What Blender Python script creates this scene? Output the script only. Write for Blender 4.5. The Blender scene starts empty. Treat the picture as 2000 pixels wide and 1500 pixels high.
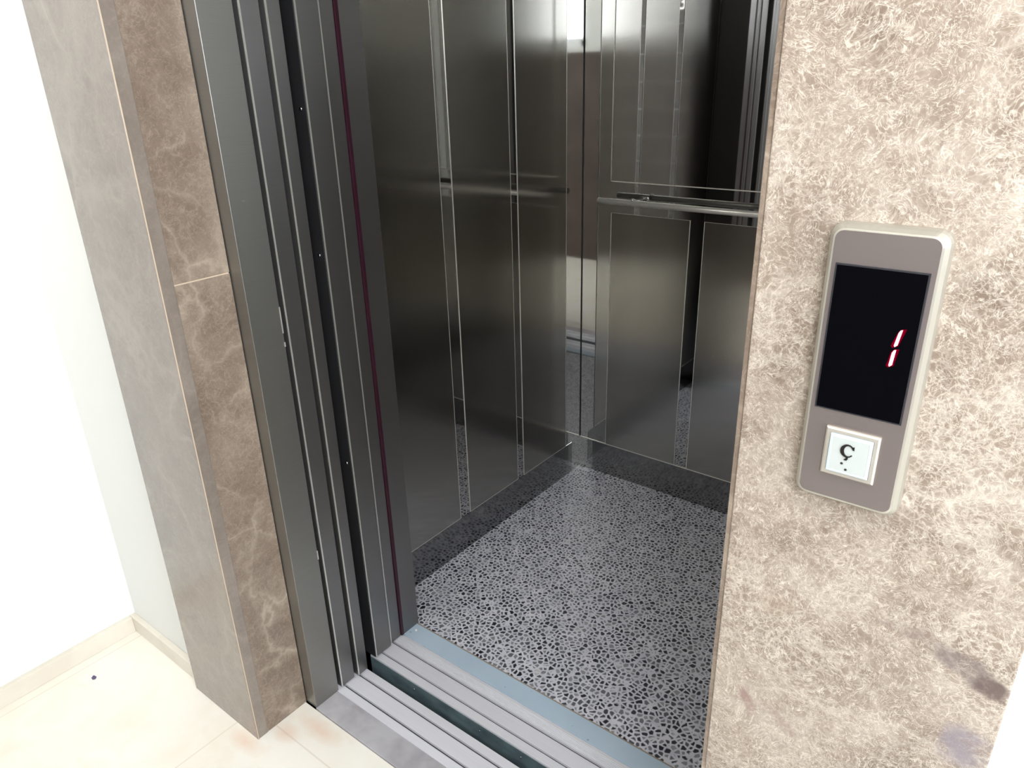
import bpy, bmesh, math, random
from mathutils import Vector, Matrix
random.seed(7)
S = bpy.context.scene
K = 0.88                      # survey units -> metres
# ------------------------------------------------------------------ camera
RIGHT = Vector((0.79053745, 0.61174824, -0.02597958))
DOWN = Vector((0.2204424, -0.3236736, -0.92010534))
FWD = Vector((-0.57129521, 0.7216545, -0.39068133))
cam = bpy.data.cameras.new('camera')
cam.sensor_fit = 'HORIZONTAL'; cam.sensor_width = 36.0; cam.lens = 1440.44 / 2000 * 36
cam.clip_start = 0.02
cam_ob = bpy.data.objects.new('camera', cam)
S.collection.objects.link(cam_ob)
m = Matrix((RIGHT, -DOWN, -FWD)).transposed().to_4x4()
m.translation = Vector((0, 0, 1.5 * K))
cam_ob.matrix_world = m
S.camera = cam_ob
# ------------------------------------------------------------------ world, lights, exposure
S.view_settings.view_transform = 'Standard'
S.view_settings.look = 'None'
S.view_settings.gamma = 1.0
S.view_settings.use_curve_mapping = False
S.view_settings.exposure = 0.0
w = bpy.data.worlds.new('world'); S.world = w; w.use_nodes = True
w.node_tree.nodes['Background'].inputs[0].default_value = (0.75, 0.87, 1.0, 1)
w.node_tree.nodes['Background'].inputs[1].default_value = 0.6

def area(name, loc, aim, sx, sy, power, col):
    l = bpy.data.lights.new(name, 'AREA'); l.shape = 'RECTANGLE'; l.size = sx * K; l.size_y = sy * K
    l.energy = power; l.color = col
    o = bpy.data.objects.new(name, l); S.collection.objects.link(o)
    o.location = Vector(loc) * K
    o.rotation_euler = (Vector(aim) - Vector(loc)).to_track_quat('-Z', 'Y').to_euler()
    return o
HX1 = 2.9; HY0 = -0.8; HY1 = 0.675; HZ = 2.95
area('window_daylight', (HX1 + 0.12, -0.27, 1.62), (0, -0.27, 1.3), 0.8, 1.35, 75, (0.90, 0.95, 1.0))
area('window_daylight', (1.0, HY0 - 0.12, 2.1), (0.6, 1.0, 0.9), 0.95, 0.85, 48, (0.92, 0.96, 1.0))
area('ceiling_lamp_light', (0.25, -0.2, HZ - 0.10), (0.25, -0.2, 0), 0.42, 0.42, 12, (1.0, 0.95, 0.88))
area('ceiling_lamp_light', (-1.35, -0.2, HZ - 0.10), (-1.35, -0.2, 0), 0.42, 0.42, 4.5, (1.0, 0.95, 0.88))  # unseen lamp added to lift the left marble
area('cab_lamp_light', (-0.79, 1.72, 2.52), (-0.79, 1.72, 0), 0.5, 0.5, 0.12, (0.95, 0.97, 1.0))

# ------------------------------------------------------------------ materials
def mat(name, col=(0.5, 0.5, 0.5), rough=0.5, metal=0.0, spec=0.5, coat=0.0, emit=None, es=0):
    mt = bpy.data.materials.new(name); mt.use_nodes = True
    b = mt.node_tree.nodes['Principled BSDF']
    b.inputs['Base Color'].default_value = (*col, 1)
    b.inputs['Roughness'].default_value = rough
    b.inputs['Metallic'].default_value = metal
    b.inputs['Specular IOR Level'].default_value = spec
    b.inputs['Coat Weight'].default_value = coat
    b.inputs['Coat Roughness'].default_value = 0.08
    if emit:
        b.inputs['Emission Color'].default_value = (*emit, 1); b.inputs['Emission Strength'].default_value = es
    return mt

class G:
    """tiny node-graph helper"""
    def __init__(s, mt):
        s.t = mt.node_tree; s.n = s.t.nodes; s.b = s.n['Principled BSDF']
    def node(s, kind, **kw):
        nd = s.n.new(kind)
        for k, v in kw.items():
            if k.startswith('_'): setattr(nd, k[1:], v)
        return nd
    def link(s, a, b): s.t.links.new(a, b)
    def coord(s, scale=(1, 1, 1), rot=(0, 0, 0), off=(0, 0, 0)):
        tc = s.n.new('ShaderNodeTexCoord'); mp = s.n.new('ShaderNodeMapping')
        mp.inputs['Scale'].default_value = scale; mp.inputs['Rotation'].default_value = rot
        mp.inputs['Location'].default_value = off
        s.link(tc.outputs['Object'], mp.inputs['Vector']); return mp.outputs['Vector']
    def noise(s, vec, scale, detail=4, rough=0.55, dist=0.0):
        nd = s.n.new('ShaderNodeTexNoise')
        nd.inputs['Scale'].default_value = scale; nd.inputs['Detail'].default_value = detail
        nd.inputs['Roughness'].default_value = rough; nd.inputs['Distortion'].default_value = dist
        s.link(vec, nd.inputs['Vector']); return nd
    def vor(s, vec, scale, feature='F1', rnd=1.0):
        nd = s.n.new('ShaderNodeTexVoronoi'); nd.feature = feature
        nd.inputs['Scale'].default_value = scale; nd.inputs['Randomness'].default_value = rnd
        s.link(vec, nd.inputs['Vector']); return nd
    def ramp(s, fac, stops, interp='LINEAR'):
        nd = s.n.new('ShaderNodeValToRGB'); nd.color_ramp.interpolation = interp
        e = nd.color_ramp.elements
        while len(e) < len(stops): e.new(0.5)
        for i, (p, c) in enumerate(stops):
            e[i].position = p; e[i].color = (c, c, c, 1) if isinstance(c, (int, float)) else (*c, 1)
        s.link(fac, nd.inputs['Fac']); return nd.outputs['Color']
    def mix(s, fac, a, b, blend='MIX'):
        nd = s.n.new('ShaderNodeMix'); nd.data_type = 'RGBA'; nd.blend_type = blend
        for sock, v in ((nd.inputs[0], fac), (nd.inputs[6], a), (nd.inputs[7], b)):
            if hasattr(v, 'links'): s.link(v, sock)
            elif isinstance(v, (int, float)): sock.default_value = v
            else: sock.default_value = (*v, 1)
        return nd.outputs[2]
    def math(s, op, a, b=0.0):
        nd = s.n.new('ShaderNodeMath'); nd.operation = op
        for sock, v in ((nd.inputs[0], a), (nd.inputs[1], b)):
            if hasattr(v, 'links'): s.link(v, sock)
            else: sock.default_value = v
        return nd.outputs[0]
    def warp(s, vec, scale, amt, detail=3):
        nz = s.noise(vec, scale, detail)
        sub = s.n.new('ShaderNodeVectorMath'); sub.operation = 'SUBTRACT'; sub.inputs[1].default_value = (0.5, 0.5, 0.5)
        s.link(nz.outputs['Color'], sub.inputs[0])
        sc = s.n.new('ShaderNodeVectorMath'); sc.operation = 'SCALE'; sc.inputs['Scale'].default_value = amt
        s.link(sub.outputs[0], sc.inputs[0])
        ad = s.n.new('ShaderNodeVectorMath'); ad.operation = 'ADD'
        s.link(vec, ad.inputs[0]); s.link(sc.outputs[0], ad.inputs[1]); return ad.outputs[0]
    def bump(s, h, strength, dist=0.001):
        nd = s.n.new('ShaderNodeBump'); nd.inputs['Strength'].default_value = strength; nd.inputs['Distance'].default_value = dist
        s.link(h, nd.inputs['Height']); s.link(nd.outputs[0], s.b.inputs['Normal'])

def brushed(name, col, rough, grain=(14, 14, 900), var=0.03, streak=0.05, off=(0, 0, 0), metal=1.0, aniso=0.0):
    mt = mat(name, col, rough, 1.0); g = G(mt)
    v = g.coord(grain, off=off)
    n = g.noise(v, 1.0, 4, 0.6)
    c = g.ramp(n.outputs['Fac'], [(0.25, tuple(x * (1 - streak) for x in col)), (0.75, tuple(min(1, x * (1 + streak)) for x in col))])
    v2 = g.coord((3, 3, 3)); n2 = g.noise(v2, 1.5, 3)
    c = g.mix(g.ramp(n2.outputs['Fac'], [(0.35, 0.0), (0.7, 0.35)]), c, tuple(x * 0.86 for x in col))
    g.link(c, g.b.inputs['Base Color'])
    r = g.math('MULTIPLY_ADD', n.outputs['Fac'], var); r.node.inputs[2].default_value = rough - var / 2
    g.link(r, g.b.inputs['Roughness'])
    if aniso:      # long smear across the vertical brushing
        ge = g.node('ShaderNodeNewGeometry'); cr = g.node('ShaderNodeVectorMath'); cr.operation = 'CROSS_PRODUCT'
        g.link(ge.outputs['True Normal'], cr.inputs[0]); cr.inputs[1].default_value = (0, 0, 1)
        g.link(cr.outputs[0], g.b.inputs['Tangent']); g.b.inputs['Anisotropic'].default_value = aniso
    if metal < 1: g.b.inputs['Metallic'].default_value = metal
    return mt

M_panel = brushed('brushed_cab_steel', (0.40, 0.39, 0.365), 0.16, aniso=0.93)
M_jamb = brushed('brushed_door_steel', (0.25, 0.242, 0.24), 0.33, metal=0.9, aniso=0.8)
M_frame = brushed('brushed_frame_steel', (0.31, 0.302, 0.28), 0.38, metal=0.88, aniso=0.6)
M_mirror = mat('polished_steel', (0.48, 0.48, 0.47), 0.03, 1.0)
M_glassmirror = mat('mirror_glass', (0.55, 0.55, 0.54), 0.02, 1.0)
M_edge = mat('satin_trim_and_glint', (0.85, 0.83, 0.78), 0.42, 0.8)  # edge highlights of panels and door leaves are put into this paler colour
M_rail = mat('satin_rail_steel', (0.85, 0.83, 0.78), 0.33, 0.5)
M_chrome = mat('chrome', (0.80, 0.80, 0.78), 0.12, 1.0)
M_alu = brushed('ribbed_aluminium', (0.86, 0.86, 0.93), 0.45, grain=(10, 700, 10), streak=0.05, metal=0.2)
M_plate = brushed('mottled_steel_plate', (0.66, 0.64, 0.68), 0.26, grain=(10, 400, 10), streak=0.04, metal=0.45)
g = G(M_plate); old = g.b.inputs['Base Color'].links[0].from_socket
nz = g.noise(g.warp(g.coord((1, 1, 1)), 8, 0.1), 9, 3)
g.link(g.mix(g.ramp(nz.outputs['Fac'], [(0.42, 0.0), (0.62, 0.8)]), old, (0.88, 0.87, 0.92)), g.b.inputs['Base Color'])  # pale reflection patches on the plate, put into its colour
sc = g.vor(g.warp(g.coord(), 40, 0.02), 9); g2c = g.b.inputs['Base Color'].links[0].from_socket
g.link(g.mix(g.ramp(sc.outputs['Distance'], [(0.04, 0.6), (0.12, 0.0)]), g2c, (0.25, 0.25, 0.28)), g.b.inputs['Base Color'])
M_kick = brushed('dull_kick_steel', (0.27, 0.27, 0.27), 0.10)
M_dark = mat('dark_recess', (0.018, 0.018, 0.02), 0.6)
M_groove = mat('shaded_groove', (0.05, 0.045, 0.05), 0.7)  # shade inside the sill grooves, put into a dark fill
M_maroon = mat('maroon_rubber', (0.036, 0.006, 0.016), 0.45)
M_teal = mat('grimy_painted_steel', (0.07, 0.10, 0.12), 0.5, 0.3)
g = G(M_teal); v = g.coord((1, 1, 1)); n = g.noise(g.coord((14, 30, 30)), 1, 4)
g.link(g.ramp(n.outputs['Fac'], [(0.3, (0.09, 0.13, 0.16)), (0.65, (0.20, 0.28, 0.30))]), g.b.inputs['Base Color'])
M_blue = mat('pale_blue_plate', (0.42, 0.53, 0.60), 0.5)
g = G(M_blue)
sp = g.vor(g.coord((1, 1, 1)), 26); sm = g.ramp(sp.outputs['Distance'], [(0.05, 1.0), (0.085, 0.0)])
bl = g.noise(g.coord(), 6, 4)
base = g.ramp(bl.outputs['Fac'], [(0.3, (0.47, 0.60, 0.73)), (0.7, (0.54, 0.67, 0.80))])
g.link(g.mix(g.math('MULTIPLY', sm, 0.5), base, (0.12, 0.18, 0.22)), g.b.inputs['Base Color'])
M_caulk = mat('tan_caulk', (0.36, 0.31, 0.26), 0.8)
M_screen = mat('black_display_glass', (0.002, 0.002, 0.003), 0.14, 0.0, 0.015)
M_screenframe = mat('display_rim', (0.03, 0.03, 0.035), 0.25, 0.0, 0.6)
M_led = mat('red_led', (0.9, 0.05, 0.1), 0.4, emit=(1.0, 0.42, 0.45), es=3.0)
M_ledglow = mat('red_led_halo', (0.3, 0.0, 0.02), 0.4, emit=(1.0, 0.0, 0.05), es=1.1)  # red halo round the LED bars, made as a glowing backing
M_house = mat('champagne_housing', (0.43, 0.41, 0.36), 0.33, 0.6)
M_face = mat('brushed_faceplate', (0.36, 0.31, 0.30), 0.36, 0.8)
M_bezel = mat('button_bezel', (0.60, 0.56, 0.49), 0.28, 0.5)
M_white_btn = mat('white_button', (0.46, 0.49, 0.48), 0.35)
M_btn_rim = mat('translucent_button_rim', (0.62, 0.74, 0.84), 0.3)
M_letter = mat('dark_letter', (0.04, 0.035, 0.03), 0.25, 0.6)
M_wall = mat('white_paint', (0.86, 0.87, 0.85), 0.75)
g = G(M_wall); n = g.noise(g.coord(), 90, 4); g.bump(n.outputs['Fac'], 0.08, 0.0006)
M_ceil = mat('ceiling_paint', (0.85, 0.85, 0.83), 0.8)
M_base = mat('cream_baseboard', (0.78, 0.73, 0.64), 0.35)
g = G(M_base); n = g.noise(g.warp(g.coord(), 5, 0.3), 5, 5)
g.link(g.ramp(n.outputs['Fac'], [(0.3, (0.72, 0.66, 0.57)), (0.7, (0.84, 0.80, 0.72))]), g.b.inputs['Base Color'])

FOX = (-1.985 - 0.15 + HX1 + 0.15) / 2; FOY = (HY0 - 0.15 + 0.79) / 2
def tilefloor():
    mt = mat('cream_marble_floor', (0.85, 0.8, 0.7), 0.22, 0, 0.5); g = G(mt)
    v = g.coord(); wv = g.warp(v, 3.0, 0.35)
    n = g.noise(wv, 4.0, 6, 0.6)
    c = g.ramp(n.outputs['Fac'], [(0.25, (0.86, 0.79, 0.68)), (0.5, (0.91, 0.87, 0.79)), (0.75, (0.93, 0.91, 0.86))])
    # rusty stains where the stone meets the pillar foot
    st = g.noise(g.warp(v, 9, 0.12), 7, 3)
    c = g.mix(g.ramp(st.outputs['Fac'], [(0.60, 0.0), (0.74, 0.25)]), c, (0.84, 0.64, 0.50))
    for sx, sy, rx, ry in ((-1.36, 0.625, 0.07, 0.03), (-1.24, 0.755, 0.09, 0.03), (-1.30, 0.70, 0.05, 0.03)):
        mp = g.n.new('ShaderNodeMapping'); mp.vector_type = 'TEXTURE'
        mp.inputs['Location'].default_value = ((sx - FOX) * K, (sy - FOY) * K, 0.12 * K); mp.inputs['Scale'].default_value = (rx * K, ry * K, 1)
        g.link(g.warp(g.coord(), 40, 0.02, 4), mp.inputs['Vector'])
        gr = g.node('ShaderNodeTexGradient'); gr.gradient_type = 'SPHERICAL'; g.link(mp.outputs[0], gr.inputs['Vector'])
        c = g.mix(g.math('MULTIPLY', gr.outputs['Fac'], 0.55), c, (0.80, 0.52, 0.36))
    br = g.node('ShaderNodeTexBrick'); br.offset = 0.0
    br.inputs['Scale'].default_value = 1.0; br.inputs['Mortar Size'].default_value = 0.0018
    br.inputs['Brick Width'].default_value = 0.45; br.inputs['Row Height'].default_value = 0.45
    br.inputs['Color1'].default_value = (0, 0, 0, 1); br.inputs['Color2'].default_value = (0, 0, 0, 1)
    br.inputs['Mortar'].default_value = (1, 1, 1, 1)
    g.link(g.coord(off=(0.31, 0.215, 0)), br.inputs['Vector'])
    c = g.mix(g.math('MULTIPLY', br.outputs['Color'], 0.35), c, (0.62, 0.52, 0.44))
    g.link(c, g.b.inputs['Base Color']); return mt
M_floor = tilefloor()

def marble(name, dark, mid, light, vein, fine=42, vscale=6, contrast=1.0, rough=0.3, off=(0, 0, 0), veinamt=0.8, blotch=None, coat=0.0, fibres=(), cloudscale=6):
    mt = mat(name, mid, rough, 0, 0.5, coat); g = G(mt)
    v = g.coord(off=off)
    w1 = g.warp(v, 7, 0.22, 5)
    cloud = g.noise(w1, cloudscale, 8, 0.66)
    c = g.ramp(cloud.outputs['Fac'], [(0.30, dark), (0.5, mid), (0.70, light)])
    # fibrous crackle
    w2 = g.warp(v, 30, 0.045, 4)
    f1 = g.vor(w2, fine, 'DISTANCE_TO_EDGE'); f2 = g.vor(g.warp(v, 18, 0.09, 5), fine * 0.45, 'DISTANCE_TO_EDGE')
    l1 = g.ramp(f1.outputs['Distance'], [(0.0, 0.75), (0.09, 0.0)])
    l2 = g.ramp(f2.outputs['Distance'], [(0.0, 0.75), (0.07, 0.0)])
    mask = g.ramp(g.noise(v, 9, 4).outputs['Fac'], [(0.36, 0.15), (0.6, 1.0)])
    c = g.mix(g.math('MULTIPLY', g.math('MAXIMUM', l1, l2), g.math('MULTIPLY', mask, contrast)), c, vein)
    grit = g.noise(v, 160, 5, 0.7)
    c = g.mix(g.ramp(grit.outputs['Fac'], [(0.40, 0.22), (0.62, 0.0)]), c, dark)
    # thread-like fibres
    for sc, ds, th, am in fibres:
        nz = g.noise(g.warp(v, 12, 0.08, 4), sc, 3, 0.6, ds)
        rd = g.math('ABSOLUTE', g.math('SUBTRACT', nz.outputs['Fac'], 0.5))
        c = g.mix(g.math('MULTIPLY', g.ramp(rd, [(0.0, 1.0), (th, 0.0)]), am), c, vein)
    # long veins
    big = g.vor(g.warp(v, 3.2, 0.42, 6), vscale, 'DISTANCE_TO_EDGE')
    lb = g.ramp(big.outputs['Distance'], [(0.0, 1.0), (0.035, 0.35), (0.10, 0.0)])
    vm = g.ramp(g.noise(v, 4.0, 3).outputs['Fac'], [(0.42, 0.0), (0.60, 1.0)])
    c = g.mix(g.math('MULTIPLY', g.math('MULTIPLY', lb, vm), veinamt), c, vein)
    if blotch:
        for (cx, cz, rx, rz, ang, col, amt) in blotch:
            mp = g.n.new('ShaderNodeMapping'); mp.vector_type = 'TEXTURE'
            mp.inputs['Location'].default_value = (cx, 0, cz); mp.inputs['Rotation'].default_value = (0, ang, 0)
            mp.inputs['Scale'].default_value = (rx, 1.0, rz)
            g.link(g.warp(g.coord(), 45, 0.020, 5), mp.inputs['Vector'])
            gr = g.node('ShaderNodeTexGradient'); gr.gradient_type = 'SPHERICAL'
            g.link(mp.outputs[0], gr.inputs['Vector'])
            k = g.math('MULTIPLY', g.ramp(gr.outputs['Fac'], [(0.0, 0.0), (0.45, 1.0)]), g.ramp(g.noise(v, 60, 5).outputs['Fac'], [(0.35, 0.25), (0.6, amt)]))
            c = g.mix(k, c, col)
    g.link(c, g.b.inputs['Base Color'])
    return mt
def pb(x, z, rx, rz, ang, col, amt): return ((x + 0.095) * K, z * K, rx * K, rz * K, math.radians(ang), col, amt)
P_BLOTCH = [pb(0.000, 0.995, 0.040, 0.014, 20, (0.15, 0.115, 0.115), 0.85), pb(-0.045, 1.012, 0.040, 0.008, 5, (0.20, 0.15, 0.14), 0.7),
            pb(0.022, 0.985, 0.016, 0.012, 40, (0.11, 0.075, 0.07), 0.9), pb(0.015, 0.905, 0.026, 0.034, 0, (0.22, 0.19, 0.22), 0.85),
            pb(-0.188, 0.845, 0.022, 0.008, 50, (0.24, 0.15, 0.14), 0.8), pb(-0.150, 0.835, 0.026, 0.010, 30, (0.26, 0.19, 0.16), 0.6),
            pb(-0.170, 0.985, 0.020, 0.018, 20, (0.28, 0.21, 0.16), 0.5)]
M_marbleL = marble('brown_marble_front', (0.185, 0.15, 0.125), (0.235, 0.195, 0.165), (0.29, 0.245, 0.21), (0.40, 0.35, 0.30), fine=26, vscale=4.0, contrast=0.18, rough=0.25, veinamt=0.35, coat=0.5, fibres=((20, 1.0, 0.03, 0.12),))
M_marbleR = marble('brown_marble_reveal', (0.15, 0.108, 0.08), (0.225, 0.172, 0.135), (0.31, 0.25, 0.20), (0.52, 0.43, 0.34), fine=40, vscale=6.5, contrast=0.25, rough=0.3, off=(3, 1, 0.4), veinamt=0.6, fibres=((45, 1.5, 0.03, 0.25),))
M_marbleP = marble('light_fibrous_marble', (0.15, 0.108, 0.08), (0.29, 0.23, 0.185), (0.42, 0.36, 0.305), (0.74, 0.67, 0.58), fine=95, vscale=9, contrast=0.55, rough=0.3, off=(5, 2, 1.3), veinamt=0.3, fibres=((75, 1.2, 0.016, 0.55), (38, 1.4, 0.010, 0.5), (150, 0.8, 0.03, 0.35)), blotch=P_BLOTCH, cloudscale=11)

def pebble():
    mt = mat('pebble_vinyl', (0.3, 0.3, 0.32), 0.32, 0, 0.5); g = G(mt)
    v = g.warp(g.coord(), 60, 0.006, 2)
    e = g.vor(v, 82, 'DISTANCE_TO_EDGE', 0.9); f = g.vor(v, 82, 'F1', 0.9)
    stone = g.ramp(e.outputs['Distance'], [(0.10, 0.0), (0.22, 1.0)])
    sep = g.node('ShaderNodeSeparateColor'); g.link(f.outputs['Color'], sep.inputs[0])
    tone = g.ramp(sep.outputs[0], [(0.0, (0.012, 0.014, 0.022)), (0.35, (0.035, 0.04, 0.055)), (0.6, (0.14, 0.15, 0.17)), (1.0, (0.36, 0.36, 0.39))])
    grout = g.ramp(g.noise(g.coord(), 30, 4).outputs['Fac'], [(0.35, (0.64, 0.65, 0.74)), (0.65, (0.80, 0.80, 0.88))])
    c = g.mix(stone, grout, tone)
    s = g.vor(g.warp(g.coord(), 80, 0.012), 11, 'F1', 0.8)
    c = g.mix(g.ramp(s.outputs['Distance'], [(0.06, 0.85), (0.15, 0.0)]), c, (0.72, 0.72, 0.76))
    g.link(c, g.b.inputs['Base Color']); g.bump(stone, 0.15, 0.0006)
    return mt
M_pebble = pebble()
M_wood = mat('dark_brown_cladding', (0.085, 0.06, 0.048), 0.4)
g = G(M_wood); n = g.noise(g.warp(g.coord(), 4, 0.3), 7, 5)
g.link(g.ramp(n.outputs['Fac'], [(0.3, (0.065, 0.045, 0.036)), (0.7, (0.12, 0.085, 0.068))]), g.b.inputs['Base Color'])
M_locker = mat('grey_locker_paint', (0.20, 0.19, 0.185), 0.4)
M_lampglow = mat('lamp_diffuser', (0.9, 0.9, 0.9), 0.5, emit=(1.0, 0.95, 0.88), es=5.0)
M_offlamp = mat('cab_lamp_diffuser', (0.9, 0.9, 0.9), 0.5, emit=(0.95, 0.97, 1.0), es=0.5)
M_red = mat('red_plastic', (0.30, 0.05, 0.05), 0.4)
M_whitepl = mat('white_plastic', (0.85, 0.85, 0.85), 0.4)
M_glass = mat('window_glass', (1, 1, 1), 0.0); M_glass.node_tree.nodes['Principled BSDF'].inputs['Transmission Weight'].default_value = 1.0
M_glass.node_tree.nodes['Principled BSDF'].inputs['IOR'].default_value = 1.02

# ------------------------------------------------------------------ geometry helpers (survey units)
def bx(bm, x0, x1, y0, y1, z0, z1, bev=0.0, mi=0):
    vs = [bm.verts.new(Vector(p) * K) for p in ((x0, y0, z0), (x1, y0, z0), (x1, y1, z0), (x0, y1, z0), (x0, y0, z1), (x1, y0, z1), (x1, y1, z1), (x0, y1, z1))]
    fs = [bm.faces.new([vs[i] for i in q]) for q in ((3, 2, 1, 0), (4, 5, 6, 7), (0, 1, 5, 4), (1, 2, 6, 5), (2, 3, 7, 6), (3, 0, 4, 7))]
    for f in fs: f.material_index = mi
    if bev:
        es = list({e for f in fs for e in f.edges})
        bmesh.ops.bevel(bm, geom=es, offset=bev * K, segments=2, affect='EDGES', profile=0.6)
    return fs
def prism(bm, pts, axis, a, b, bev=0.0):
    """extrude a 2-D outline along an axis; pts are the two other coordinates in order"""
    def P(p, t):
        q = [0, 0, 0]; o = [i for i in range(3) if i != axis]
        q[axis] = t; q[o[0]] = p[0]; q[o[1]] = p[1]; return Vector(q) * K
    A = [bm.verts.new(P(p, a)) for p in pts]; B = [bm.verts.new(P(p, b)) for p in pts]
    n = len(pts); fs = [bm.faces.new(A), bm.faces.new(B[::-1])]
    for i in range(n): fs.append(bm.faces.new((A[i], B[i], B[(i + 1) % n], A[(i + 1) % n])))
    bmesh.ops.recalc_face_normals(bm, faces=fs)
    if bev:
        es = list({e for f in fs[:2] for e in f.edges})
        bmesh.ops.bevel(bm, geom=es, offset=bev * K, segments=2, affect='EDGES', profile=0.6)
    return fs
def tube(bm, p0, p1, r, n=24, r1=None):
    p0 = Vector(p0) * K; p1 = Vector(p1) * K; d = (p1 - p0).normalized()
    u = d.orthogonal().normalized(); v = d.cross(u); r1 = r if r1 is None else r1
    A, B = [], []
    for i in range(n):
        a = 2 * math.pi * i / n; c = u * math.cos(a) + v * math.sin(a)
        A.append(bm.verts.new(p0 + c * r * K)); B.append(bm.verts.new(p1 + c * r1 * K))
    fs = [bm.faces.new(A[::-1]), bm.faces.new(B)]
    for i in range(n):
        f = bm.faces.new((A[i], A[(i + 1) % n], B[(i + 1) % n], B[i])); f.smooth = True; fs.append(f)
    bmesh.ops.recalc_face_normals(bm, faces=fs)
def rrect(x0, x1, z0, z1, r, n=8):
    pts = []
    for cx, cz, a0 in ((x1 - r, z1 - r, 0), (x0 + r, z1 - r, 90), (x0 + r, z0 + r, 180), (x1 - r, z0 + r, 270)):
        for i in range(n + 1):
            a = math.radians(a0 + 90 * i / n); pts.append((cx + r * math.cos(a), cz + r * math.sin(a)))
    return pts
def loft(bm, loops, cap=True, smooth=False):
    R = [[bm.verts.new(Vector(p) * K) for p in L] for L in loops]; n = len(R[0]); fs = []
    for a, b in zip(R, R[1:]):
        for i in range(n):
            f = bm.faces.new((a[i], a[(i + 1) % n], b[(i + 1) % n], b[i])); f.smooth = smooth; fs.append(f)
    if cap: fs += [bm.faces.new(R[0]), bm.faces.new(R[-1][::-1])]
    bmesh.ops.recalc_face_normals(bm, faces=fs)
def wpos(o): return o.matrix_world.translation.copy() if o.parent is None else wpos(o.parent) + o.location
def obj(name, bm, mt, parent=None, label=None):
    vs = [v.co for v in bm.verts]
    lo = Vector([min(v[i] for v in vs) for i in range(3)]); hi = Vector([max(v[i] for v in vs) for i in range(3)])
    org = Vector(((lo.x + hi.x) / 2, (lo.y + hi.y) / 2, lo.z))
    if isinstance(mt, (list, tuple)): mts = mt
    else: mts = [mt]
    bmesh.ops.translate(bm, verts=bm.verts, vec=-org)
    me = bpy.data.meshes.new(name); bm.to_mesh(me); bm.free()
    for x in mts: me.materials.append(x)
    o = bpy.data.objects.new(name, me); S.collection.objects.link(o)
    base = Vector((0, 0, 0))
    if parent:
        o.parent = parent; base = parent['_w'] if '_w' in parent else Vector(W[parent.name])
    o.location = org - base; W[o.name] = tuple(org)
    if label: o['label'] = label
    return o
W = {}
def box(name, dims, mt, parent=None, bev=0.0, label=None):
    bm = bmesh.new(); bx(bm, *dims, bev=bev); return obj(name, bm, mt, parent, label)
def thing(name, label, cat, loc, group=None):
    o = bpy.data.objects.new(name, None); S.collection.objects.link(o); o.location = Vector(loc) * K
    o.empty_display_size = 0.05; W[o.name] = tuple(o.location)
    o['label'] = label; o['category'] = cat
    if group: o['group'] = group
    return o
def tag(o, label, cat, group=None):
    o['label'] = label; o['category'] = cat
    if group: o['group'] = group
    return o
def struct(name, bm, mt, label=None):
    o = obj(name, bm, mt); o['kind'] = 'structure'
    if label: o['label'] = label
    return o
def sbox(name, dims, mt, label=None, bev=0.0):
    bm = bmesh.new(); bx(bm, *dims, bev=bev); return struct(name, bm, mt, label)

# ------------------------------------------------------------------ hall shell
XL = -1.985; T = 0.15; XO0 = -1.345; XO1 = -0.228; LINT = 2.42
bm = bmesh.new()
bx(bm, XL - T, HX1 + T, HY0 - T, 0.79, -0.12, 0.0); struct('floor', bm, M_floor, 'cream marble floor of the lift lobby')
sbox('ceiling', (XL - T, HX1 + T, HY0 - T, 0.79, HZ, HZ + 0.1), M_ceil, 'white lobby ceiling')
sbox('wall_left', (XL - T, XL, HY0, 0.79, 0, HZ), M_wall, 'bright white wall left of the lift')
bm = bmesh.new()                                  # shaft wall with the door opening
bx(bm, XL, XO0 - 0.02, HY1, 0.795, 0, HZ)
bx(bm, XO1 + 0.02, HX1, HY1, 0.795, 0, HZ)
bx(bm, XO0 - 0.02, XO1 + 0.02, HY1, 0.795, LINT + 0.02, HZ)
struct('wall_front', bm, M_wall, 'white painted wall that holds the lift opening')
wx0, wx1, wz0, wz1 = 0.5, 1.5, 1.66, 2.6
bm = bmesh.new()
bx(bm, XL - T, wx0, HY0 - T, HY0, 0, HZ); bx(bm, wx1, HX1 + T, HY0 - T, HY0, 0, HZ)
bx(bm, wx0, wx1, HY0 - T, HY0, 0, wz0); bx(bm, wx0, wx1, HY0 - T, HY0, wz1, HZ)
struct('wall_back', bm, M_wall, 'white lobby wall opposite the lift with the high window')
bm = bmesh.new()
for d in ((wx0, wx0 + 0.05, wz0, wz1), (wx1 - 0.05, wx1, wz0, wz1), (wx0, wx1, wz0, wz0 + 0.05), (wx0, wx1, wz1 - 0.05, wz1)):
    bx(bm, d[0], d[1], HY0 - 0.07, HY0 - 0.02, d[2], d[3])
struct('window_1', bm, M_whitepl, 'white framed high window opposite the lift')
wy0, wy1, vz0, vz1 = -0.68, 0.14, 0.93, 2.32
bm = bmesh.new()
bx(bm, HX1, HX1 + T, HY0 - T, wy0, 0, HZ); bx(bm, HX1, HX1 + T, wy1, 0.79, 0, HZ)
bx(bm, HX1, HX1 + T, wy0, wy1, 0, vz0); bx(bm, HX1, HX1 + T, wy0, wy1, vz1, HZ)
struct('wall_right', bm, M_wall, 'white end wall of the lobby with a daylight window')
bm = bmesh.new()
for d in ((wy0, wy0 + 0.05, vz0, vz1), (wy1 - 0.05, wy1, vz0, vz1), (wy0, wy1, vz0, vz0 + 0.05), (wy0, wy1, vz1 - 0.05, vz1)):
    bx(bm, HX1 + 0.02, HX1 + 0.07, *d)
struct('window_2', bm, M_whitepl, 'white framed window at the end of the lobby')
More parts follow.
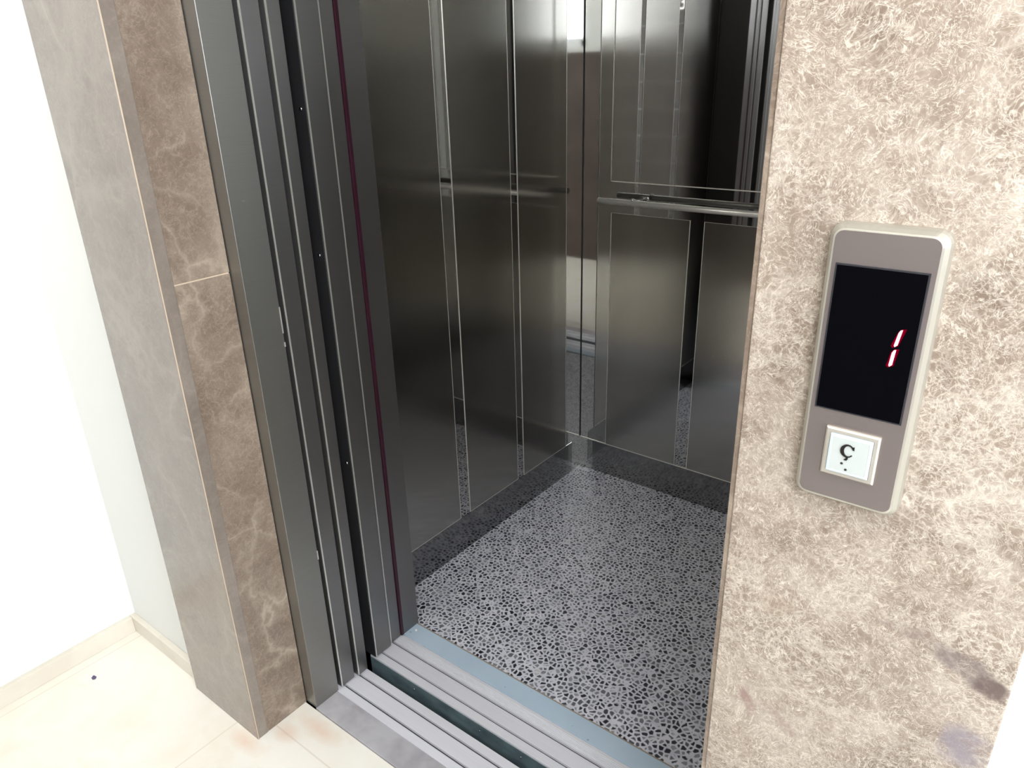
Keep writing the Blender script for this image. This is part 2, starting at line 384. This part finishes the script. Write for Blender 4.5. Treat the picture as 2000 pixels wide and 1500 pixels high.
# marble cladding round the lift door
MF = 0.645
bm = bmesh.new()
bx(bm, -1.618, XO0 + 0.006, MF, HY1 - 0.001, 0.0, LINT + 0.3, bev=0.0015)
struct('trim_1', bm, M_marbleL, 'brown marble slab on the lift front, left of the door')
JZ = 1.143
bm = bmesh.new()
for z0, z1 in ((0.0, JZ - 0.0012), (JZ + 0.0012, LINT)):
    bx(bm, XO0 - 0.018, XO0 + 0.005, MF + 0.0025, 0.792, z0, z1, bev=0.0012)
struct('trim_2', bm, M_marbleR, 'brown veined marble reveal beside the steel door frame')
bm = bmesh.new(); bx(bm, XO1 + 0.002, 0.036, MF, HY1 - 0.001, 0.0, LINT + 0.3, bev=0.0015)
trim3 = struct('trim_3', bm, M_marbleP, 'pale marble slab right of the lift carrying the call panel')
bm = bmesh.new(); bx(bm, XO1 - 0.004, XO1 + 0.018, MF + 0.0025, 0.792, 0.0, LINT, bev=0.0012)
struct('trim_4', bm, M_marbleR, 'right marble reveal of the lift opening')
sbox('trim_5', (XO0 + 0.005, XO1 - 0.004, MF, 0.792, LINT, LINT + 0.3), M_marbleR, 'marble lintel over the lift opening')

# grout lines: corner arris and tile joint
M_grout = mat('cream_grout', (0.60, 0.48, 0.36), 0.7)
bm = bmesh.new()
bx(bm, XO0 + 0.0047, XO0 + 0.0066, MF + 0.0009, MF + 0.0029, 0.0, LINT)
bx(bm, XO0 - 0.01, XO0 + 0.0048, MF + 0.003, 0.790, JZ - 0.0013, JZ + 0.0013)
struct('trim_6', bm, M_grout, 'thin cream grout line on the marble corner')
sbox('baseboard_left', (XL, XL + 0.016, HY0, HY1 - 0.016, 0, 0.052), M_base, 'cream stone baseboard on the left wall', 0.002)
sbox('baseboard_front', (XL, -1.618, HY1 - 0.016, HY1, 0, 0.052), M_base, 'cream stone baseboard left of the marble', 0.002)
sbox('baseboard_right', (0.036, HX1, HY1 - 0.016, HY1, 0, 0.052), M_base, 'cream stone baseboard right of the lift', 0.002)
bm = bmesh.new(); bx(bm, XL, HX1, HY0, HY0 + 0.02, 0, 1.62, bev=0.002)
struct('trim_7', bm, M_wood, 'dark brown cladding on the wall opposite the lift')

# ceiling lamps of the lobby, the left one added to lift the marble
for i, (lx, lab) in enumerate(((0.25, 'square ceiling lamp in front of the call panel'), (-1.35, 'square ceiling lamp added to lighten the left marble slab'))):
    t = thing('ceiling_lamp', lab, 'lamp', (lx, -0.2, HZ - 0.08))
    bm = bmesh.new()
    for d in ((-0.25, -0.23, -0.25, 0.25), (0.23, 0.25, -0.25, 0.25), (-0.23, 0.23, -0.25, -0.23), (-0.23, 0.23, 0.23, 0.25)):
        bx(bm, lx + d[0], lx + d[1], -0.2 + d[2], -0.2 + d[3], HZ - 0.08, HZ)
    obj('lamp_frame', bm, M_whitepl, t)
    box('diffuser', (lx - 0.23, lx + 0.23, -0.43, 0.03, HZ - 0.07, HZ - 0.05), M_lampglow, t)
# locker bank opposite, seen only in the cab's mirrors
t = thing('locker_bank', 'grey metal locker bank on the wall opposite the lift, numbered 3', 'locker', (-0.3, HY0 + 0.13, 0.0))
box('carcass', (-0.75, 0.15, HY0 + 0.02, HY0 + 0.12, 0.0, 2.35), M_whitepl, t)
for j in range(12):
    z = 0.11 + 0.185 * j
    box('locker_door', (-0.73, 0.13, HY0 + 0.12, HY0 + 0.132, z, z + 0.176), M_locker, t, 0.002)
ld = bpy.data.curves.new('numeral', 'FONT'); ld.body = '3'; ld.size = 0.115; ld.align_x = 'CENTER'; ld.extrude = 0.002
tmp = bpy.data.objects.new('numeral', ld)
me3 = bpy.data.meshes.new_from_object(tmp); bpy.data.objects.remove(tmp); bpy.data.curves.remove(ld)
me3.materials.clear(); me3.materials.append(mat('glowing_numeral', (0.9, 0.9, 0.9), 0.4, emit=(1, 1, 1), es=2.5))  # glow added so the numeral reads white in the reflection
o3 = bpy.data.objects.new('numeral', me3); S.collection.objects.link(o3)
o3.parent = t; o3['label'] = 'white number 3 with an added glow'
o3.rotation_euler = (math.radians(90), 0, math.radians(180))
o3.location = Vector((-0.364, HY0 + 0.1345, 1.857)) * K - t.location

# ------------------------------------------------------------------ landing door frame (steel)
XJ = -1.302; XJR = -0.268; DT = 2.36
t = thing('door_frame', 'brushed steel frame lining the lift opening inside the marble', 'door frame', (-0.785, 0.83, 0))
box('left_jamb', (XO0 - 0.02, XJ, 0.794, 0.868, 0.0, DT + 0.03), M_frame, t, 0.0015)
box('right_jamb', (XJR, XO1 + 0.02, 0.794, 0.868, 0.0, DT + 0.03), M_frame, t, 0.0015)
box('door_head', (XJ, XJR, 0.794, 0.868, DT, DT + 0.03), M_frame, t, 0.0015)
for z0, z1, dx in ((1.0, 1.058, 0.0005), (0.970, 0.980, 0.0012), (0.42, 0.445, 0.0006)):
    box('paint_chip', (XJ - 0.001, XJ + dx, 0.8660, 0.8688, z0, z1), M_edge, t, 0, 'bright chipped spot on the frame edge')
def leaf(name, label, y0, y1, xe, depth=0.55, mt=M_jamb, cat='door'):
    t = thing(name, label, cat, (xe - depth / 2, (y0 + y1) / 2, 0.006))
    box('door_skin', (xe - depth, xe, y0, y1, 0.006, DT), mt, t, 0.0014)
    # folded lip along the leading edge, its highlight put into the pale colour
    box('folded_lip', (xe - 0.0006, xe + 0.0014, y0 + 0.0004, y0 + 0.0036, 0.008, DT - 0.002), M_edge, t)
    return t
leaf('landing_door', 'front leaf of the landing door, edge beside the steel frame', 0.8765, 0.921, XJ + 0.003)
leaf('landing_door', 'rear leaf of the landing door, edge beside the black gap', 0.930, 0.9635, XJ + 0.008)
c1 = leaf('cab_door', 'front leaf of the cab door, just behind the black gap', 1.005, 1.0625, XJ - 0.004)
leaf('cab_door', 'rear leaf of the cab door, next to the maroon strip', 1.0670, 1.1065, XJ - 0.0105)
box('gap_black_strip', (XJ - 0.30, XJ - 0.0062, 1.0036, 1.0052, 0.008, DT - 0.002), M_dark, c1, 0, 'black strip added on the leading face to blacken the gap')  # strip added so the gap between the doors reads black
for (sx, sz) in ((-1.3235, 1.138), (-1.3215, 0.619), (-1.322, 1.44)):
    bm = bmesh.new(); tube(bm, (sx, 1.0040, sz), (sx, 1.0005, sz), 0.0042, 16, 0.0030); obj('screw', bm, M_chrome, c1)
tag(box('light_curtain', (-1.335, -1.3088, 1.1080, 1.1172, 0.006, DT), M_maroon, None, 0.001), 'narrow maroon safety strip up the left side of the cab doorway', 'sensor strip')
# dark shaft around
bm = bmesh.new()
bx(bm, -2.0, 0.45, 0.80, 2.45, -0.5, -0.45); bx(bm, -2.0, 0.45, 0.80, 2.45, 2.75, 2.80)
bx(bm, -2.05, -2.0, 0.80, 2.45, -0.5, 2.8); bx(bm, 0.45, 0.5, 0.80, 2.45, -0.5, 2.8); bx(bm, -2.0, 0.45, 2.45, 2.5, -0.5, 2.8)
bx(bm, -2.0, 0.45, 0.80, 0.85, -0.5, -0.13)
struct('wall_shaft', bm, M_dark, 'dark lift shaft')

# ------------------------------------------------------------------ sills
def grooved(bm, y0, y1, grooves, top, bot, x0, x1, ribs=()):
    """cross-section in (y,z) extruded along x"""
    pts = [(y0, bot), (y0, top)]
    ev = sorted([(a, b, 0.022) for a, b in grooves] + [(a, b, 0.0012) for a, b in ribs])
    for a, b, d in ev: pts += [(a, top), (a, top - d), (b, top - d), (b, top)]
    pts += [(y1, top), (y1, bot)]
    prism(bm, pts, 0, x0, x1)
t = thing('landing_sill', 'aluminium landing sill with two dark guide grooves on the lobby side', 'sill', (-0.79, 0.87, -0.05))
box('cover_plate', (XJ, XJR, 0.7925, 0.8625, -0.02, 0.0012), M_plate, t, 0.0008, 'steel plate with mottled reflection in its colour')
bm = bmesh.new(); grooved(bm, 0.8632, 0.9635, ((0.8855, 0.8925), (0.9335, 0.9405)), 0.002, -0.05, -1.33, -0.24); obj('guide_rail', bm, M_alu, t)
bm = bmesh.new(); bx(bm, XJ, XJR, 0.8858, 0.8922, -0.0205, -0.0045); bx(bm, XJ, XJR, 0.9338, 0.9402, -0.0205, -0.0045); obj('groove_shade', bm, M_groove, t, 'dark groove fill with the shade in its colour')
t = thing('cab_sill', 'aluminium cab sill behind the black gap, ribbed, with two dark grooves', 'sill', (-0.79, 1.06, -0.12))
bm = bmesh.new(); ribs = tuple((y, y + 0.0018) for y in (1.0865, 1.0905, 1.0945, 1.0985, 1.1025, 1.1065))
grooved(bm, 1.0055, 1.1165, ((1.028, 1.0345), (1.0745, 1.0815)), 0.002, -0.05, -1.33, -0.24, ribs); obj('guide_rail', bm, M_alu, t)
bm = bmesh.new(); bx(bm, -1.32, XJR, 1.0283, 1.0342, -0.0205, -0.0045); bx(bm, -1.32, XJR, 1.0748, 1.0812, -0.0205, -0.0045); obj('groove_shade', bm, M_groove, t, 'dark groove fill with the shade in its colour')
box('apron', (-1.33, -0.24, 1.0045, 1.012, -0.40, -0.003), M_teal, t, 0.001, 'dark teal apron facing the gap')
for sx in (-1.16, -0.93, -0.80, -0.62):
    bm = bmesh.new(); tube(bm, (sx, 1.0045, -0.022), (sx, 1.0025, -0.022), 0.003, 12, 0.002); obj('screw', bm, M_chrome, t)

# ------------------------------------------------------------------ cab
CX0 = -1.442; CX1 = -0.128; CY0 = 1.178; CY1 = 2.255; CZ = 2.58; KH = 0.132; PT = 0.0013
cab = thing('elevator_cab', 'brushed steel lift cab with mirrored back wall and pebble patterned floor', 'elevator', ((CX0 + CX1) / 2, 1.7, 0))
box('floor_covering', (CX0, CX1, CY0, CY1, -0.02, 0.0), M_pebble, cab, 0, 'grey vinyl floor with black pebble pattern')
box('entrance_strip', (-1.33, -0.24, 1.1178, 1.1735, -0.02, 0.0030), M_blue, cab, 0.0008, 'pale blue metal strip at the cab threshold')
box('sealant_line', (-1.33, -0.24, 1.1737, 1.1778, -0.02, 0.0020), M_caulk, cab, 0, 'tan sealant line')
bm = bmesh.new()
bx(bm, CX0 - 0.02, CX0, CY0 - 0.03, CY1 + 0.02, -0.02, CZ); obj('left_lining', bm, M_mirror, cab, 'polished steel lining seen between the panels')
bm = bmesh.new(); bx(bm, CX0, CX1, CY1, CY1 + 0.02, -0.02, CZ); obj('back_lining', bm, M_mirror, cab, 'polished steel lining behind the handrail')
bm = bmesh.new(); bx(bm, CX1, CX1 + 0.02, CY0 - 0.03, CY1 + 0.02, -0.02, CZ); obj('right_lining', bm, M_mirror, cab)
box('ceiling_panel', (CX0 - 0.02, CX1 + 0.02, CY0 - 0.03, CY1 + 0.02, CZ, CZ + 0.03), M_panel, cab)
box('ceiling_light', (-1.05, -0.53, 1.46, 1.98, CZ - 0.02, CZ), M_offlamp, cab)
box('front_return', (CX0, -1.312, 1.1185, CY0 + 0.001, 0.0032, CZ), M_jamb, cab, 0.0012, 'brushed steel return beside the maroon strip')
box('front_return', (-0.258, CX1, 1.1185, CY0 + 0.001, 0.0032, CZ), M_jamb, cab, 0.0012)
box('transom', (-1.312, -0.258, 1.1185, CY0 + 0.001, DT, CZ), M_jamb, cab, 0.001)
for kx0, kx1 in ((CX0, CX0 + 0.001), (CX1 - 0.001, CX1)):
    box('kick_plate', (kx0, kx1, CY0 + 0.012, CY1 - 0.06, 0, KH - 0.001), M_kick, cab, 0, 'dull polished kick plate')
box('kick_plate', (CX0 + 0.06, CX1 - 0.003, CY1 - 0.001, CY1, 0, KH - 0.001), M_kick, cab, 0, 'dull polished kick plate')
def panel_left(y0, y1, x=CX0, s=1):
    p = box('wall_panel', (min(x, x + s * PT), max(x, x + s * PT), y0, y1, KH, CZ - 0.02), M_panel, cab, 0.0002)
    a, b = sorted((x + s * (PT - 0.001), x + s * (PT + 0.0003)))
    bm = bmesh.new(); e = 0.0015
    bx(bm, a, b, y0 - 0.0004, y0 + e, KH, CZ - 0.02); bx(bm, a, b, y1 - e, y1 + 0.0004, KH, CZ - 0.02); bx(bm, a, b, y0, y1, KH - 0.0004, KH + e)
    obj('panel_edge_glint', bm, M_edge, p, 'thin edge strip with the highlight in its pale colour')
for y0, y1 in ((CY0 + 0.012, 1.526), (1.574, 1.841), (1.876, 2.150)):
    panel_left(y0, y1); panel_left(y0, y1, CX1, -1)
def panel_back(x0, x1, z0, z1):
    p = box('wall_panel', (x0, x1, CY1 - PT, CY1, z0, z1), M_panel, cab, 0.0002)
    bm = bmesh.new(); e = 0.0015; ya, yb = CY1 - PT - 0.0004, CY1 - PT + 0.001
    bx(bm, x0 - 0.0004, x0 + e, ya, yb, z0, z1); bx(bm, x1 - e, x1 + 0.0004, ya, yb, z0, z1)
    bx(bm, x0, x1, ya, yb, z1 - e * 0.6, z1)
    obj('panel_edge_glint', bm, M_edge, p, 'thin edge strip with the highlight in its pale colour')
for x0, x1 in ((-1.323, -1.027), (-0.978, -0.592), (-0.543, -0.247)):
    panel_back(x0, x1, KH + 0.003, 1.038)
box('kick_trim', (CX0, CX1, CY1 - PT - 0.001, CY1, KH, KH + 0.003), M_edge, cab, 0, 'thin bright strip over the polished kick plate')
mr = box('mirror', (-1.325, -0.245, CY1 - PT, CY1, 1.145, CZ - 0.12), M_glassmirror, cab, 0.0008, 'mirror on the upper back wall')
bm = bmesh.new(); ya, yb = CY1 - PT - 0.002, CY1 - PT + 0.001
bx(bm, -1.3275, -0.2425, ya, yb, 1.1425, 1.1455); bx(bm, -1.3275, -1.3255, ya, yb, 1.1425, CZ - 0.12); bx(bm, -0.245, -0.2425, ya, yb, 1.1425, CZ - 0.12); bx(bm, -1.3275, -0.2425, ya, yb, CZ - 0.12, CZ - 0.117)
obj('mirror_frame', bm, M_edge, mr, 'thin bright mirror frame')
box('corner_seam', (CX0, CX0 + 0.0022, CY1 - 0.0022, CY1, KH, CZ - 0.02), M_dark, cab, 0, 'thin dark corner joint')
# handrail
t = thing('handrail', 'slim steel handrail across the back wall under the mirror', 'handrail', (-0.785, 2.195, 1.07))
bm = bmesh.new(); tube(bm, (-1.337, 2.19, 1.0875), (-0.233, 2.19, 1.0945 - 0.006), 0.0098, 28); obj('rail', bm, M_rail, t)
for rx in (-1.205, -0.365):
    bm = bmesh.new(); tube(bm, (rx, 2.190, 1.088), (rx, CY1 - 0.0005, 1.088), 0.006, 16); b = obj('bracket', bm, M_chrome, t)
    bm = bmesh.new(); tube(bm, (rx, CY1 - 0.006, 1.088), (rx, CY1 - 0.0005, 1.088), 0.013, 24); obj('mounting_disc', bm, M_chrome, b)
    bm = bmesh.new(); tube(bm, (rx, 2.190, 1.096), (rx, 2.190, 1.102), 0.007, 16, 0.005); obj('cap_screw', bm, M_chrome, b)

# ------------------------------------------------------------------ call panel
t = thing('call_panel', 'metal lift call panel with red 1 display on the pale marble', 'call panel', (-0.1215, MF, 1.129))
X0, X1, Z0, Z1 = -0.1663, -0.0772, 1.1290, 1.3810
def rl(x0, x1, z0, z1, r, y): return [(p[0], y, p[1]) for p in rrect(x0, x1, z0, z1, r)]
bm = bmesh.new()
loft(bm, [rl(X0, X1, Z0, Z1, 0.011, MF), rl(X0, X1, Z0, Z1, 0.011, MF - 0.007), rl(X0 + 0.0012, X1 - 0.0012, Z0 + 0.0012, Z1 - 0.0012, 0.010, MF - 0.0105),
          rl(X0 + 0.0042, X1 - 0.0042, Z0 + 0.0042, Z1 - 0.0036, 0.009, MF - 0.0150), rl(X0 + 0.0058, X1 - 0.0058, Z0 + 0.0062, Z1 - 0.005, 0.008, MF - 0.0158)], smooth=False)
obj('housing', bm, M_house, t, 'champagne coloured rounded housing')
YF = MF - 0.0158
bm = bmesh.new()
loft(bm, [rl(X0 + 0.0058, X1 - 0.0058, Z0 + 0.0065, Z1 - 0.0052, 0.007, YF), rl(X0 + 0.006, X1 - 0.006, Z0 + 0.0067, Z1 - 0.0054, 0.007, YF - 0.0006)])
obj('faceplate', bm, M_face, t, 'mauve grey brushed faceplate')
YS = YF - 0.0006
sx0, sx1, sz0, sz1 = -0.1568, -0.0868, 1.2205, 1.3495
bm = bmesh.new(); bx(bm, sx0, sx1, YS - 0.0010, YS, sz0, sz1, bev=0.0003)
rim = obj('display_rim', bm, M_screenframe, t)
bm = bmesh.new(); bx(bm, sx0 + 0.0015, sx1 - 0.0015, YS - 0.0014, YS - 0.0005, sz0 + 0.0015, sz1 - 0.0015)
scr = obj('display_screen', bm, M_screen, t, 'black display glass')
def seg(xb, zb, xt, zt, w):
    y0, y1 = YS - 0.0017, YS - 0.0012
    pts = [(xb - w * 0.25, zb), (xb + w * 0.45, zb + 0.0018), (xt + w * 0.5, zt), (xt - w * 0.1, zt - 0.0006), (xt - w * 0.5, zt - 0.003), (xb - w * 0.5, zb + 0.0012)]
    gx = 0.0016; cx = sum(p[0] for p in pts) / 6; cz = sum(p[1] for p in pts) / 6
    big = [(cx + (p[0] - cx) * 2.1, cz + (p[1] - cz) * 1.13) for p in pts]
    bm = bmesh.new(); prism(bm, big, 1, y1 + 0.0003, y0 + 0.0003); obj('digit_halo', bm, M_ledglow, scr, 'dim red halo added around the bar')
    bm = bmesh.new(); prism(bm, pts, 1, y1, y0); return obj('digit_segment', bm, M_led, scr, 'glowing red bar of the number 1')
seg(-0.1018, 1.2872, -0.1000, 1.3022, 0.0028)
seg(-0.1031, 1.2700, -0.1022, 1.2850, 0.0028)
# button
bx0, bx1, bz0, bz1 = -0.1436, -0.0993, 1.1598, 1.2056
def rc(i, y): return [(bx1 - i, y, bz1 - i), (bx0 + i, y, bz1 - i), (bx0 + i, y, bz0 + i), (bx1 - i, y, bz0 + i)]
bm = bmesh.new(); loft(bm, [rc(0, YS), rc(0, YS - 0.0022), rc(0.0014, YS - 0.0036), rc(0.0042, YS - 0.0036), rc(0.0046, YS - 0.0026), rc(0.0046, YS - 0.0005)])
obj('button_bezel', bm, M_bezel, t, 'cream metal button bezel')
bm = bmesh.new(); loft(bm, [rc(0.0047, YS - 0.0005), rc(0.0047, YS - 0.0046), rc(0.0066, YS - 0.0056)], cap=False)
bm2 = bm; loft(bm2, [rc(0.0066, YS - 0.0056), rc(0.0070, YS - 0.0055)], cap=False)
obj('button_rim', bm2, M_btn_rim, t, 'pale blue translucent button rim')
bm = bmesh.new(); loft(bm, [rc(0.0070, YS - 0.0005), rc(0.0070, YS - 0.0054)])
btn = obj('call_button', bm, M_white_btn, t, 'pale grey square button with raised letter')
YB = YS - 0.0054
def letter():
    bm = bmesh.new(); cx, cz, r = -0.1232, 1.1880, 0.0062; n = 28; o_, i_ = [], []
    for k in range(n + 1):
        a = math.radians(38 + (322 - 38) * k / n)
        o_.append((cx + r * 0.92 * math.cos(a), cz + r * math.sin(a)))
        i_.append((cx + 0.0009 + (r - 0.0019) * 0.84 * math.cos(a), cz + (r - 0.0008) * 0.93 * math.sin(a)))
    for k in range(n):
        prism(bm, [o_[k], o_[k + 1], i_[k + 1], i_[k]], 1, YB, YB - 0.0009)
    prism(bm, [(cx + 0.0036, cz + 0.0044), (cx + 0.0054, cz + 0.0050), (cx + 0.0056, cz + 0.0016), (cx + 0.0040, cz + 0.0022)], 1, YB, YB - 0.0009)
    prism(bm, [(cx - 0.0005, cz - 0.0058), (cx + 0.0010, cz - 0.0058), (cx + 0.0016, cz - 0.0074), (cx + 0.0006, cz - 0.0092), (cx - 0.0016, cz - 0.0092), (cx - 0.0014, cz - 0.0082), (cx - 0.0001, cz - 0.0078)], 1, YB, YB - 0.0009)
    obj('letter', bm, M_letter, btn, 'dark letter C with a cedilla')
letter()
for dx, dz in ((-0.1262, 1.1748), (-0.1222, 1.1695)):
    bm = bmesh.new(); tube(bm, (dx, YB, dz), (dx, YB - 0.0007, dz), 0.0012, 12, 0.0007); obj('braille_dot', bm, M_letter, btn)

# small litter on the floor
bm = bmesh.new()
for k in range(5):
    a = k * 1.3; bx(bm, -1.884 + 0.004 * math.cos(a), -1.878 + 0.004 * math.cos(a), 0.494 + 0.003 * math.sin(a), 0.499 + 0.003 * math.sin(a), 0.0, 0.002 + 0.001 * (k % 3), bev=0.0004)
tag(obj('crumb', bm, mat('violet_crumb', (0.12, 0.10, 0.2), 0.7)), 'tiny dark violet crumb on the cream floor by the left wall', 'crumb')
bm = bmesh.new(); bmesh.ops.create_icosphere(bm, subdivisions=2, radius=0.0035 * K, matrix=Matrix.Translation(Vector((-1.293, 1.150, 0.0048)) * K))
for v in bm.verts: v.co.z = max(v.co.z, 0.0031 * K)
tag(obj('pebble', bm, M_whitepl), 'tiny white fleck on the pale blue threshold strip', 'pebble')
